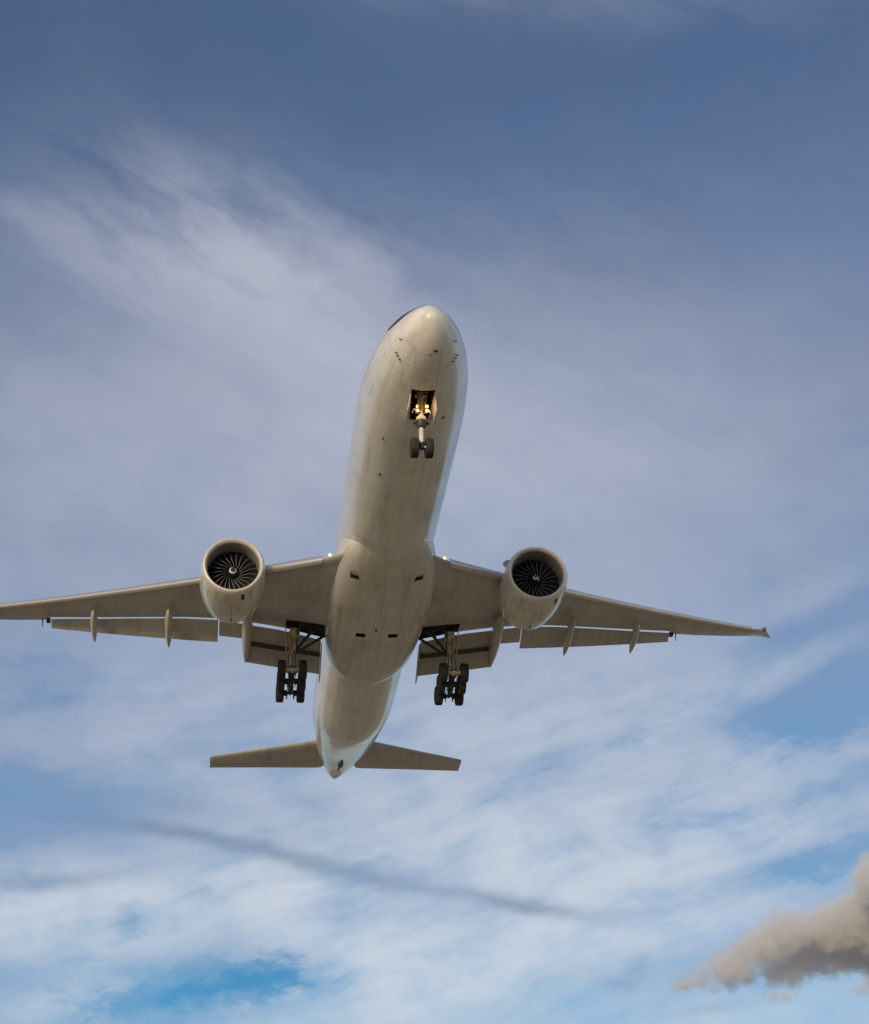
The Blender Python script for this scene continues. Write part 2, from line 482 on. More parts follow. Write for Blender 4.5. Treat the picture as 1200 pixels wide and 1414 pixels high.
# ---- fuselage: x, lower z, upper z, half width, z of widest
FUS = [(0.0, -0.63, -0.61, 0.012, -0.62), (0.04, -0.82, -0.44, 0.19, -0.62), (0.12, -0.99, -0.27, 0.34, -0.61), (0.3, -1.24, 0.0, 0.57, -0.6), (0.6, -1.52, 0.30, 0.86, -0.58),
       (1.0, -1.78, 0.62, 1.14, -0.55), (1.5, -2.02, 0.97, 1.43, -0.51), (2.0, -2.19, 1.31, 1.67, -0.47), (2.5, -2.33, 1.65, 1.87, -0.43), (3.0, -2.45, 1.97, 2.05, -0.39),
       (4.0, -2.62, 2.42, 2.34, -0.30), (5.0, -2.76, 2.71, 2.56, -0.23), (6.0, -2.87, 2.89, 2.73, -0.15), (7.0, -2.95, 3.04, 2.86, -0.09), (8.0, -3.01, 3.08, 2.95, -0.05),
       (9.0, -3.06, 3.06, 3.03, -0.02), (10.5, -3.09, 3.1, 3.08, 0), (12.0, -3.1, 3.1, 3.1, 0), (49.0, -3.1, 3.1, 3.1, 0), (52.0, -3.0, 3.1, 3.08, 0.05), (54.0, -2.76, 3.1, 3.03, 0.12), (55.5, -2.48, 3.1, 2.95, 0.24), (57.0, -2.15, 3.09, 2.84, 0.38),
       (58.5, -1.80, 3.07, 2.68, 0.50), (61.0, -1.20, 3.0, 2.40, 0.66), (64.0, -0.48, 2.87, 2.06, 0.86), (67.0, 0.18, 2.65, 1.62, 1.08), (70.0, 0.82, 2.32, 1.06, 1.34),
       (72.0, 1.20, 2.0, 0.54, 1.48), (72.8, 1.36, 1.75, 0.25, 1.50), (73.05, 1.43, 1.60, 0.09, 1.5)]


def fus_pt(x, t, grow=0.0):
    """t: angle from the keel towards +y"""
    zl, zu, w, zc = interp(FUS, x)
    s, c = sin(t), -cos(t)
    h = (zu - zc) if c > 0 else (zc - zl)
    if c > 0 and x < 9: s = math.copysign(abs(s) ** (1 + .72 * min(1, (9 - x) / 4.5) * min(1, x / 2.2)), s)      # the upper nose is peaked rather than round
    if c < 0 and x > 56: s = math.copysign(abs(s) ** (1 - .36 * min(1, (x - 56) / 8)), s)         # the tail cone has fuller lower flanks
    return Vector((x, (w + grow) * s, zc + (h + grow) * c))


def fus_side(x, z, sgn=1, grow=0.012):
    zl, zu, w, zc = interp(FUS, x)
    h = (zu - zc) if z > zc else (zc - zl)
    k = max(-1, min(1, (z - zc) / h))
    return fus_pt(x, sgn * acos(-k), grow)


xs = [0, .01, .02, .04, .07, .12, .2, .3, .42, .6, .8, 1, 1.25, 1.5, 1.75] + [2 + .25 * i for i in range(40)] + [12 + 1.0 * i for i in range(37)] + [49 + .5 * i for i in range(48)] + [72.8, 73.05]
NA = 96
mb = MB()
mb.rings([[fus_pt(x, 2 * pi * j / NA) for j in range(NA)] for x in xs])
fus = mb.build('fuselage', [M_fus, M_bay], plane)
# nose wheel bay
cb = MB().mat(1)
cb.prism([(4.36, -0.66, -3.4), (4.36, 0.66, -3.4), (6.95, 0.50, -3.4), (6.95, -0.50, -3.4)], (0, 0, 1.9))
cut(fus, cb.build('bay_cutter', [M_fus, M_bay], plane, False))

# fin
def foil(le, te, t, n=14, te_t=0.012, camber=0.0, up=Vector((0, 0, 1))):
    """closed aerofoil loop from upper TE round the nose to lower TE; le, te: Vectors"""
    le, te = Vector(le), Vector(te); c = te - le; L = c.length; loop = []
    us = [(1 - cos(pi * i / n)) / 2 for i in range(n + 1)]
    yt = lambda u: 5 * t * L * (0.2969 * sqrt(u) - 0.126 * u - 0.3516 * u * u + 0.2843 * u**3 - 0.1036 * u**4) + te_t * u / 2
    for u in us[::-1]: loop.append(le + c * u + up * (yt(u) + camber * L * 4 * u * (1 - u)))
    for u in us[1:]: loop.append(le + c * u - up * (yt(u) - camber * L * 4 * u * (1 - u)))
    return loop


Y = Vector((0, 1, 0))
mb = MB()
mb.rings([foil(a, c, .10, up=Y) for a, c in (((56.6, 0, 2.2), (69.3, 0, 1.9)), ((58.3, 0, 3.4), (69.3, 0, 3.0)), ((67.6, 0, 12.6), (72.6, 0, 12.6)), ((68.2, 0, 12.85), (72.5, 0, 12.85)))])
mb.build('fin', M_fus, plane)

# horizontal stabilisers
for sg in (1, -1):
    mb = MB()
    st = [(0.3, 60.9, 65.6, 0.80), (1.1, 61.7, 67.5, 0.72), (1.5, 62.0, 68.25, 0.63), (2.0, 62.45, 68.35, 0.64), (6.4, 66.25, 70.35, 1.37), (10.55, 69.83, 72.3, 2.06), (10.72, 70.15, 72.42, 2.09)]
    mb.rings([foil((a, sg * y, z + .06), (c, sg * y, z - .02), .09 if y < 10.6 else .05) for y, a, c, z in st])
    mb.build('stabilizer', M_stab, plane)

# belly fairing
FAIR = [(22.2, 2.0, -2.75), (23.2, 2.55, -3.06), (24.2, 2.92, -3.25), (25.4, 3.18, -3.42), (27.0, 3.36, -3.58), (29.5, 3.48, -3.72), (33.0, 3.42, -3.80), (36.0, 3.28, -3.80), (38.0, 3.12, -3.76),
        (39.5, 2.88, -3.68), (40.6, 2.58, -3.57), (41.5, 2.18, -3.43), (42.3, 1.60, -3.27), (42.9, 0.95, -3.12), (43.3, 0.3, -3.0)]


def fair_pt(x, t):
    w, zb = interp(FAIR, x)
    zc = -1.75; s, c = sin(t), -cos(t); e = 2 / 2.7
    h = (zc - zb) if c < 0 else 1.35
    p = lambda v: math.copysign(abs(v) ** e, v)
    return Vector((x, w * p(s), zc + h * p(c)))


mb = MB()
fx = [22.2 + .3 * i for i in range(int((43.2 - 22.2) / .3) + 1)] + [43.3]
mb.rings([[fair_pt(x, 2 * pi * j / 72) for j in range(72)] for x in fx])
fair = mb.build('belly_fairing', [M_fair, M_dark, M_bay], plane)
for sg in (1, -1):                                  # ram-air scoops: ramps that deepen aft
    c_ = MB().mat(0)
    y0, y1 = sg * 1.82, sg * 2.38
    c_.add([(24.75, y0 + sg * .12, -3.9), (24.75, y1 + sg * .12, -3.9), (25.75, y0 - sg * .08, -3.9), (25.75, y1 - sg * .08, -3.9),
            (24.75, y0 + sg * .12, -3.28), (24.75, y1 + sg * .12, -3.10), (25.75, y0 - sg * .08, -3.08), (25.75, y1 - sg * .08, -2.94)],
           [(0, 2, 3, 1), (4, 5, 7, 6), (0, 1, 5, 4), (0, 4, 6, 2), (1, 3, 7, 5)])
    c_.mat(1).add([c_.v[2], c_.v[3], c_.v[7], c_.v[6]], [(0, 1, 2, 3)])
    import bmesh
    o = c_.build('scoop_cutter', [M_fair, M_dark, M_bay], plane, False)
    bm = bmesh.new(); bm.from_mesh(o.data); bmesh.ops.remove_doubles(bm, verts=bm.verts[:], dist=1e-4); bmesh.ops.recalc_face_normals(bm, faces=bm.faces[:]); bm.to_mesh(o.data); bm.free()
    cut(fair, o)
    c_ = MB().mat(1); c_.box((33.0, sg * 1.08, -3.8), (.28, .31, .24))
    cut(fair, c_.build('vent_cutter', [M_fair, M_dark, M_bay], plane, False))

# ---------------------------------------------------------------- wings
def zw(y):
    t = abs(y) - 3.1
    return -2.4 + .115 * t + .0018 * t * t


def xle(y): return 24.62 + .682 * (abs(y) - 3.1)


SLOT = [(0.0, 37.55, .3), (3.1, 37.25, .30), (6.0, 36.46, .30), (8.0, 36.33, .30), (9.5, 36.28, .26), (11.0, 36.35, .22), (14.0, 37.28, .2), (18.2, 39.0, .22), (22.2, 40.72, .25)]
WTE = [(22.23, 41.05, .28), (24.5, 42.15, .30), (27.0, 43.2, .30), (28.8, 44.05, .36)]
TIP = [((42.35, 28.85, .12), (44.75, 29.7, .50)), ((43.15, 29.6, .34), (45.6, 30.6, .68)), ((43.9, 30.25, .58), (46.4, 31.35, .85)), ((44.35, 30.6, .74), (46.9, 31.75, .92)), ((44.8, 30.78, .84), (46.95, 31.8, .93))]


def slot(y):
    x, d = interp(SLOT, abs(y)); return Vector((x, 0, zw(y) + d))


for sg in (1, -1):
    mb = MB()
    R = []
    for y in [1.5, 3.1, 4.5, 6, 7.5, 9, 10.5, 12.5, 14.5, 17, 19.5, 22.2]:
        x0 = xle(y); L = slot(y); dx_ = .45 if y > 4 else .15
        up_ = .30 - .010 * y
        th = .105 - .0015 * y
        R.append(foil((x0 + dx_, sg * y, zw(y) + up_ + .05), (L.x, sg * y, L.z + .14), th * 1.0, te_t=.16, n=16, camber=.006))
    for y, x1, d in WTE:
        a, u = xle(y) + .35, .12
        le = (a, sg * y, zw(y) + u + .05); te = (x1, sg * y, zw(y) + d)
        R.append(foil(le, te, .088, te_t=.02, n=16))
    for k, ((xa, ya, da), (xb, yb, db)) in enumerate(TIP):
        R.append(foil((xa, sg * ya, zw(ya) + da), (xb, sg * yb, zw(yb) + db), .075 if k < 4 else .02, te_t=.02, n=16))
    mb.rings(R)
    wing = mb.build('wing', [M_wing, M_bay], plane, ang=40)
    # main wheel well in the lower skin
    def skin(y, x):                                         # upper skin height
        x0 = xle(y) + .45; L = slot(y); u = min(1, (x - x0) / (L.x - x0)); t = .105 - .0015 * y
        c0 = zw(y) + .35 - .01 * y; ch = L.x - x0
        return c0 + (L.z + .14 - c0) * u + 5 * t * ch * (0.2969 * sqrt(u) - 0.126 * u - 0.3516 * u * u + 0.2843 * u**3 - 0.1036 * u**4) + .08 * u + .024 * ch * u * (1 - u)
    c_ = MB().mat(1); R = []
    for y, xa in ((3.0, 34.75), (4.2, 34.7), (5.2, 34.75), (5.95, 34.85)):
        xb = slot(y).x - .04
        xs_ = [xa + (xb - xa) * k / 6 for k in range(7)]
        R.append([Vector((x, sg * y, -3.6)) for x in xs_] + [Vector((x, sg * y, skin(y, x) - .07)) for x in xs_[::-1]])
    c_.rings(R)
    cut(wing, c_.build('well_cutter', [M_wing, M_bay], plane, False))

    # leading-edge slats (drooped, standing off the wing nose)
    def slat(y0, y1, n=10):
        R = []
        for i in range(n + 1):
            y = y0 + (y1 - y0) * i / n; x0, z0 = xle(y), zw(y); k = 1 - .018 * (y - 4)
            out_ = [(.34, -.03), (.16, -.005), (.06, .06), (.0, .17), (.03, .30), (.14, .44), (.40, .62), (.85, .80)]
            inn = [(.84, .775), (.42, .57), (.22, .40), (.14, .26), (.16, .12), (.24, .03), (.345, -.005)]
            R.append([Vector((x0 + a * k, sg * y, z0 + b_ * k)) for a, b_ in out_ + inn])
        mb = MB(); mb.rings(R); return mb.build('slat', M_slat, wing, ang=50)
    slat(4.1, 9.05)
    slat(10.4, 19.48)
    slat(19.5, 28.9)

    # flaps
    def panel(name, ys, lead, trail, th, mat=M_flap, blunt=.015):
        R = [foil(lead(y), trail(y), th, te_t=blunt, n=10) for y in ys]
        mb = MB(); mb.rings(R); return mb.build(name, mat, wing, ang=40)
    P = lambda y, x, dz: Vector((x, sg * y, zw(y) + dz))
    lin = lambda y, a, b_, y0, y1: a + (b_ - a) * (y - y0) / (y1 - y0)
    ys = [3.45, 5, 6.5, 8.62]
    # inboard double-slotted: main element and aft element
    f1 = panel('flap', ys, lambda y: P(y, slot(y).x + .04, .15), lambda y: P(y, lin(y, 38.42, 38.08, 3.4, 8.4), -.46), .085)
    panel('flap', ys, lambda y: P(y, lin(y, 38.30, 37.98, 3.4, 8.4), -.50), lambda y: P(y, lin(y, 39.32, 38.95, 3.4, 8.4), -1.46), .09)
    # hinge strip between the two elements, gap shade put in its dark colour
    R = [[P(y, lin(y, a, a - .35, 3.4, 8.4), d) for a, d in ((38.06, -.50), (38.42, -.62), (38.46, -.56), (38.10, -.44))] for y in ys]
    mb = MB(); mb.rings(R); mb.build('hinge_shade_strip', M_brace, wing, False)
    # flaperon behind the engine
    panel('flaperon', [8.72, 9.6, 10.44], lambda y: P(y, slot(y).x + .06, .17), lambda y: P(y, lin(y, 37.3, 37.4, 8.9, 10.4), -.48), .10)
    # outboard single-slotted
    panel('flap', [10.51, 13, 16, 19, 22.1], lambda y: P(y, slot(y).x + .05, .19), lambda y: P(y, lin(y, 37.98, 41.25, 10.6, 22.1), lin(y, -.72, -.28, 10.6, 22.1)), .085)

    # flap track fairings (canoes)
    def canoe(y, x0, x1, z0, z1, w, h, yt=None):
        yt = y if yt is None else yt
        R = []
        for i in range(19):
            u = i / 18; s = max(.02, (sin(pi * min(1, u * 1.0) ** .8)) ** .62 if 0 < u < 1 else .02)
            x = x0 + (x1 - x0) * u; yy = y + (yt - y) * u
            zt = z0 + (z1 - z0) * u ** 1.5
            R.append([Vector((x, sg * yy + w * s * cos(a) , zt + h * s * sin(a) * (1.0 if sin(a) < 0 else .75))) for a in [2 * pi * j / 20 for j in range(20)]])
        mb = MB(); mb.rings(R); mb.build('flap_fairing', M_cano, wing)
    canoe(8.55, 32.9, 39.4, -2.0, -3.05, .37, .66)
    canoe(13.85, 34.6, 39.1, -1.38, -2.15, .28, .46)
    canoe(19.0, 37.0, 40.5, -.45, -1.20, .26, .42)
    # blade fairing at the inboard end of the flap
    mb = MB(); mb.prism([(37.3, sg * 3.36, -2.35), (38.5, sg * 3.36, -2.75), (40.3, sg * 3.36, -4.0), (39.3, sg * 3.36, -3.95), (37.9, sg * 3.36, -3.1)], (0, sg * .07, 0))
    mb.build('flap_end_plate', M_flap, wing, False)
    # static wick / hinge bits at the outboard end of the flap
    mb = MB(); mb.box(P(22.32, 41.0, .16), (.18, .14, .12)); mb.build('flap_hinge', M_brace, wing, False)
    mb = MB(); mb.tube([P(22.75, 41.2, .30), P(22.75, 41.3, .1), P(22.75, 41.5, -.22)], [.05, .04, .02], 6); mb.build('drain_mast', M_brace, wing)
    # wing tip lamp
    mb = MB(); mb.lathe(P(30.35, 44.15, .62), (-.75, sg * .55, .25), [(0, .17), (.12, .15), (.24, .08), (.30, .01)], 14, True, True)
    mb.build('position_lamp', plain('tip lamp glass', (0.05, 0.14, 0.06) if sg > 0 else (0.16, 0.045, 0.04), 0.15), wing)
    # landing lamp in the wing root
    mb = MB(); mb.lathe((24.95, sg * 3.66, -2.02), (-1, 0, -.15), [(0, .10), (.05, .095), (.09, .05), (.10, .01)], 16, True, True)
    mb.build('landing_lamp', M_wlamp, wing)
    # root fillet between the fairing and the slat
    mb = MB(); R = []
    for y in (2.9, 3.3, 3.7, 4.08):
        x0, z0 = xle(y) - .12 - .25 * (3.9 - y), zw(y)
        R.append(foil((x0 + .08, sg * y, z0 + .18), (x0 + 3.2, sg * y, z0 + .1), .12, n=12))
    mb.rings(R); mb.build('wing_root', M_wing, wing)

# ---------------------------------------------------------------- engines
EX, EY, EZ = 25.39, 9.73, -2.63
for sg in (1, -1):
    eng = bpy.data.objects.new('engine', None); COL.objects.link(eng); eng.parent = plane; eng.location = (EX, sg * EY, EZ)
    AX = (1, 0, 0)
    mb = MB(); N = 96
    mb.lathe((0, 0, 0), AX, [(.34, 1.985), (.6, 2.025), (1.0, 2.065), (1.5, 2.09), (2.1, 2.10), (2.7, 2.085), (3.3, 2.03), (3.9, 1.95), (4.4, 1.86), (4.75, 1.785), (4.95, 1.74), (4.97, 1.70), (4.8, 1.69), (4.0, 1.70)], N)
    nac = mb.build('nacelle', [M_nac, M_dark], eng)
    # fan-case latch fairing, drain slot and reverser seams under the cowl
    mb = MB(); mb.lathe((0, 0, 0), AX, [(.34, 1.985), (.20, 1.955), (.08, 1.905), (.02, 1.86), (0, 1.81), (.03, 1.755), (.10, 1.705), (.22, 1.66)], N)
    mb.build('inlet_lip', M_lip, eng)
    mb = MB(); mb.lathe((0, 0, 0), AX, [(.22, 1.66), (.45, 1.615), (.8, 1.60), (1.2, 1.615), (2.1, 1.63)], N)
    mb.build('inlet_duct', M_liner, eng)
    mb = MB(); mb.lathe((0, 0, 0), AX, [(2.05, 1.64), (2.06, .4), (2.07, .01)], 48)
    mb.build('fan_disc', M_black, eng)
    # core cowl, nozzle and plug behind the fan duct
    mb = MB(); mb.lathe((0, 0, 0), AX, [(3.9, 1.15), (5.0, 1.10), (6.0, .92), (6.8, .72), (6.78, .66), (6.0, .62)], 48)
    mb.build('core_cowl', M_steel, eng)
    mb = MB(); mb.lathe((0, 0, 0), AX, [(6.0, .5), (6.8, .42), (7.4, .22), (7.7, .01)], 32)
    mb.build('exhaust_plug', M_steel, eng)
    # fan blades: wide-chord, S-swept
    for k in range(22):
        mb = MB(); grid = []
        nr, nc = 14, 6
        for i in range(nr + 1):
            s = i / nr; r = .43 + (1.585 - .43) * s
            th = radians(20) * (1 - (1 - s) ** 2.0) - radians(5) * max(0, s - .55) / .45 + 2 * pi * k / 22
            pitchang = radians(22 + 42 * s); chord = .46 + .16 * s - .12 * s * s
            xl = 1.22 + .10 * s - .16 * sin(pi * s) * .6
            row = []
            for j in range(nc + 1):
                u = (j / nc) ** 1.7
                dxx = chord * u * cos(pitchang); dth = chord * u * sin(pitchang) / r
                ph = th - dth
                row.append(Vector((xl + dxx, -r * cos(ph), r * sin(ph))))
            grid.append(row)
        v = [p for row in grid for p in row]; f = []; fm = []
        for i in range(nr):
            for j in range(nc):
                a = i * (nc + 1) + j; f.append((a, a + 1, a + nc + 2, a + nc + 1)); fm.append(1 if j == 0 else 0)
        o = link('fan_blade', v, f, [M_black, M_ti], eng, True, fm)
        so_ = o.modifiers.new('thickness', 'SOLIDIFY'); so_.thickness = .022; so_.offset = 0
    # spinner with its white curl
    SP = [(.62, .006), (.64, .05), (.70, .11), (.82, .20), (1.0, .30), (1.2, .385), (1.38, .43), (1.9, .46)]
    mb = MB(); mb.lathe((0, 0, 0), AX, SP, 40, True, False)
    spn = mb.build('spinner', M_spin, eng)
    sp_r = lambda x: interp([(a, b_) for a, b_ in SP], x)[0]
    mb = MB(); L1, L2 = [], []
    rot0 = radians(75) if sg > 0 else radians(-55)
    nseg = 40
    for i in range(nseg + 1):
        u = i / nseg
        th = rot0 + radians(330) * u if sg > 0 else rot0 + radians(430) * u
        xc = .80 if sg > 0 else .86 - .20 * u
        if sg > 0: hw_ = .055 * min(1, 8 * u, 1)
        else: hw_ = .045
        for lst, e in ((L1, -hw_), (L2, hw_)):
            xx = max(.625, xc + e); rr = sp_r(xx) + .006
            lst.append(Vector((xx - .004, -rr * cos(th), rr * sin(th))))
    mb.add(L1 + L2, [(i, i + 1, i + 2 + nseg, i + 1 + nseg) for i in range(nseg)])
    o = mb.build('spinner_mark', M_wht, eng)
    # nacelle chine on the inboard shoulder
    a = radians(40); c_, s_ = cos(a), sin(a)
    mb = MB()
    q = lambda x, r: Vector((x, -sg * r * c_, r * s_))
    mb.prism([q(.95, 2.0), q(1.25, 2.28), q(1.7, 2.46), q(2.15, 2.48), q(2.3, 2.05)], Vector((0, sg * .05 * s_, .05 * c_)))
    mb.build('strake', M_nac, eng, False)
    # dark vent door low on the cowl, latch beam on the keel, drain mast
    def patch(x0, x1, a0, a1, g_, mat, name):
        prof = [(.34, 1.985), (.6, 2.025), (1.0, 2.065), (1.5, 2.09), (2.1, 2.10), (2.7, 2.085), (3.3, 2.03), (3.9, 1.95), (4.4, 1.86), (4.75, 1.785), (4.95, 1.74)]
        mb = MB(); R = []
        nx, na = 5, 5
        for i in range(nx + 1):
            x = x0 + (x1 - x0) * i / nx; r = interp(prof, x)[0]
            lo = [Vector((x, -(r + g_) * sin(a), -(r + g_) * cos(a))) for a in [radians(a0 + (a1 - a0) * j / na) for j in range(na + 1)]]
            hi = [Vector((p.x, p.y * (1 - .04 / r), p.z * (1 - .04 / r))) for p in lo][::-1]
            R.append(lo + hi)
        mb.rings(R); return mb.build(name, mat, eng, False)
    va = 19 if sg > 0 else 36
    patch(.45, 1.05, va - 3, va + 3, .004, M_dark, 'vent_slot')
    patch(3.2, 4.93, -5, 5, .035, M_nac, 'latch_fairing')
    mb = MB(); mb.box((3.9, 0, -2.03), (.11, .035, .06)); mb.build('drain_mast', M_dark, eng, False)
    # pylon
    mb = MB()
    R = []
    for x, zb, zt, w in ((1.9, 1.9, 2.12, .10), (2.6, 1.7, 2.32, .24), (4.0, 1.3, 2.3, .30), (6.0, .9, 2.2, .30), (8.5, 1.0, 1.9, .22), (10.2, 1.5, 1.75, .06)):
        zt2 = zt
        R.append([Vector((x, w * p, z)) for p, z in ((-1, zb), (-1, zt2), (-.5, zt2 + .06), (.5, zt2 + .06), (1, zt2), (1, zb))])
    mb.rings(R); mb.build('pylon', M_nac, eng, ang=40)

# ---------------------------------------------------------------- landing gear
def wheel_mb(r, w, rim_r):
    """axis along y, at the origin"""
    h = w / 2
    mb = MB().mat(0)
    pr = [(-h * .62, rim_r), (-h * .86, rim_r + .03), (-h, r * .80), (-h * .95, r * .90), (-h * .78, r * .968), (-h * .56, r * .993), (-h * .36, r), (-h * .35, r - .014), (-h * .29, r - .014), (-h * .28, r),
          (-h * .05, r), (-h * .04, r - .014)]
    pr = pr + [(-a, b_) for a, b_ in pr[::-1]]
    mb.lathe((0, 0, 0), (0, 1, 0), pr, 40)
    mb.mat(1)
    for s in (-1, 1):
        mb.lathe((0, 0, 0), (0, s, 0), [(h * .62, rim_r), (h * .55, rim_r * .93), (h * .30, rim_r * .86), (h * .22, rim_r * .55), (h * .45, rim_r * .42), (h * .50, rim_r * .22), (h * .48, .004)], 24)
        for k in range(8):
            a = 2 * pi * k / 8
            mb.mat(2).cyl((rim_r * .7 * cos(a), s * h * .20, rim_r * .7 * sin(a)), (rim_r * .7 * cos(a), s * h * .31, rim_r * .7 * sin(a)), rim_r * .09, 8)
        mb.mat(1)
    return mb


wm = wheel_mb(.665, .53, .30).build('wheel', [M_tyre, M_rim, M_dark], None)
wn = wheel_mb(.56, .44, .25).build('wheel', [M_tyre, M_rim, M_dark], None)


def put_wheel(src, parent, loc, rot, used=[]):
    if src in used: o = src.copy(); COL.objects.link(o)
    else: used.append(src); o = src
    o.parent = parent; o.location = loc; o.rotation_euler = (0, rot, 0); return o


for sg in (1, -1):
    gear = bpy.data.objects.new('main_landing_gear', None); COL.objects.link(gear); gear.parent = plane; gear.location = (36.6, sg * 5.45, -1.3)
    G = lambda x, y, z: Vector((x - 36.6, sg * (y - 5.45), z + 1.3))       # y outboard
    mb = MB().mat(0)
    mb.tube([G(36.0, 5.40, -1.9), G(36.35, 5.43, -2.5), G(36.72, 5.46, -3.2), G(36.86, 5.47, -3.75)], [.24, .225, .225, .20], 20)
    mb.tube([G(36.80, 5.46, -3.2), G(36.84, 5.465, -3.42)], .28, 20)
    mb.tube([G(36.12, 5.41, -2.1), G(36.22, 5.42, -2.27)], .28, 20)
    mb.mat(3).tube([G(35.95, 4.95, -1.85), G(35.95, 5.85, -1.85)], .12, 14)
    mb.mat(0)
    mb.mat(1).tube([G(36.86, 5.47, -3.7), G(37.05, 5.48, -5.2)], .145, 18)
    mb.mat(0).tube([G(37.02, 5.48, -4.95), G(37.1, 5.48, -5.45)], [.19, .24], 16)
    # lugs and brackets on the leg
    rnd = random.Random(3)
    for z in (-2.15, -2.45, -2.7, -2.9, -3.1, -3.3):
        mb.mat(rnd.choice((0, 2, 3))).box(G(36.12 - .56 * (z + 2.1) - .22, 5.45 + rnd.uniform(-.2, .2), z), (.12, .07 + .05 * rnd.random(), .05 + .05 * rnd.random()))
    mb.build('strut', [M_gwht, M_chrome, M_brass, M_brace], gear)
    # hydraulic lines and actuators down the leg
    mb = MB()
    for dy, r, z0, z1, k in ((-.30, .045, -1.5, -3.3, 1), (-.20, .03, -1.6, -3.7, 0), (.05, .03, -1.9, -3.8, 1), (.16, .035, -1.5, -3.1, 0), (-.36, .07, -2.0, -2.6, 2), (.22, .05, -2.2, -3.2, 2)):
        z0 = min(z0, -1.95); mb.mat(k).tube([G(35.76 - .56 * (z + 1.9), 5.45 + dy * q_, z) for z, q_ in ((z0, 1), ((z0 + z1) / 2, 1.15), (z1, .9))], r, 8)
    for dy in (-.13, .0, .14):                              # hoses drooping to the truck
        mb.mat(1).tube([G(36.62, 5.45 + dy, -3.3), G(36.28, 5.46 + dy * 1.6, -3.9), G(36.30, 5.47 + dy * 2.0, -4.5), G(36.65, 5.48 + dy * 2.2, -5.0)], .028, 7)
    mb.build('hydraulic_line', [M_gwht, M_brace, M_brass], gear)
    # torque links in front of and behind the oleo
    mb = MB()
    for fx_, kx in ((36.5, -.45), (37.05, .42)):
        for w in (-.13, .13):
            mb.mat(0).tube([G(fx_ + .2, 5.47 + w, -3.35), G(36.95 + kx * 1.25, 5.47 + w * .4, -4.15)], [.055, .05], 8)
            mb.tube([G(36.95 + kx * 1.25, 5.47 + w * .4, -4.15), G(37.05 + kx * .4, 5.48 + w, -4.95)], [.05, .055], 8)
    mb.build('torque_link', [M_gwht], gear)
    # braces to the wing box and keel
    mb = MB()
    mb.tube([G(36.7, 5.25, -3.35), G(36.45, 4.55, -2.45), G(36.1, 3.75, -1.75)], .10, 10)
    mb.tube([G(36.6, 4.55, -2.60), G(35.9, 4.2, -1.85)], .06, 8)
    mb.build('side_brace', M_brace, gear)
    mb = MB()
    mb.tube([G(36.75, 5.2, -3.45), G(36.7, 4.3, -2.85), G(36.6, 3.3, -2.2)], .10, 10)
    mb.tube([G(36.75, 5.3, -3.0), G(35.4, 4.9, -1.85)], .07, 8)
    mb.build('drag_brace', M_brace, gear)
    # leg door on the outboard side
    mb = MB()
    mb.prism([G(35.7, 5.92, -1.92), G(36.6, 5.92, -1.98), G(37.1, 5.82, -3.35), G(36.4, 5.82, -3.35)], (0, sg * .05, 0))
    mb.build('gear_door', M_fair, gear, False)
    # six-wheel truck, aft wheels lower
    T = radians(9.0); c0 = Vector((37.1, 5.48, -5.40)); dv = Vector((cos(T), 0, -sin(T)))
    at = lambda d, y=0, z=0: G(*(c0 + dv * d + Vector((sin(T) * z, y, cos(T) * z))))
    mb = MB()
    mb.mat(0).tube([at(-1.62), at(-1.25)], [.10, .15], 14)
    mb.mat(1).tube([at(-1.25), at(-1.2), at(0), at(1.2), at(1.62)], [.10, .15, .19, .15, .10], 14)  # aft parts dark: shade between the wheels put into the material
    mb.box(at(-.05, 0, -.02), (.35, .17, .2))
    for d in (-1.46, 0, 1.46):
        mb.mat(0 if d < 0 else 1).cyl(at(d, -.5), at(d, .5), .095, 12)
        mb.mat(2 if d < 0 else 1).cyl(at(d, -.44), at(d, -.2), .21, 14); mb.cyl(at(d, .2), at(d, .44), .21, 14)
        for s in (-.3, .3):
            mb.mat(1).tube([at(d - .1, s, -.22), at(d + .3, s * .8, -.3), at(0.1, s * .35, -.25)], .03, 6)
    for s in (-.18, .18): mb.mat(0).tube([at(-1.5, s, .24), at(1.5, s, .24)], .03, 6)
    for d in (-1.2, -1.5, -.9):                             # fittings at the front end
        mb.mat(1).box(at(d, .0, .2), (.07, .2, .05)); mb.mat(2).box(at(d, .22, .05), (.05, .04, .09)); mb.box(at(d, -.22, .05), (.05, .04, .09))
    mb.build('truck_beam', [M_gwht, M_brace, M_brass], gear)
    for d in (-1.46, 0, 1.46):
        for s in (-.71, .71):
            put_wheel(wm, gear, at(d, s), random.uniform(0, 6))

# nose gear
ng = bpy.data.objects.new('nose_landing_gear', None); COL.objects.link(ng); ng.parent = plane; ng.location = (5.75, 0, -2.5)
G = lambda x, y, z: Vector((x - 5.75, y, z + 2.5))
mb = MB()
mb.mat(0).tube([G(5.72, 0, -1.9), G(5.78, 0, -3.4), G(5.80, 0, -3.72)], [.15, .15, .17], 18)
mb.tube([G(5.79, 0, -3.50), G(5.80, 0, -3.70)], [.27, .29], 20)
mb.mat(2).tube([G(5.80, 0, -3.71), G(5.81, 0, -4.0), G(5.82, 0, -4.14)], [.30, .29, .19], 20)
for s in (-1, 1):
    mb.mat(2).cyl(G(5.60, s * .18, -3.84), G(5.85, s * .40, -3.84), .085, 10)
    mb.mat(0).tube([G(5.70, 0, -2.2), G(5.72, s * .30, -2.15)], .09, 10)
mb.mat(1).tube([G(5.82, 0, -4.0), G(5.88, 0, -5.12)], .125, 18)
mb.mat(2).tube([G(5.88, 0, -5.05), G(5.90, 0, -5.42)], [.14, .16], 14)
mb.mat(0).cyl(G(5.9, -.36, -5.3), G(5.9, .36, -5.3), .075, 12)
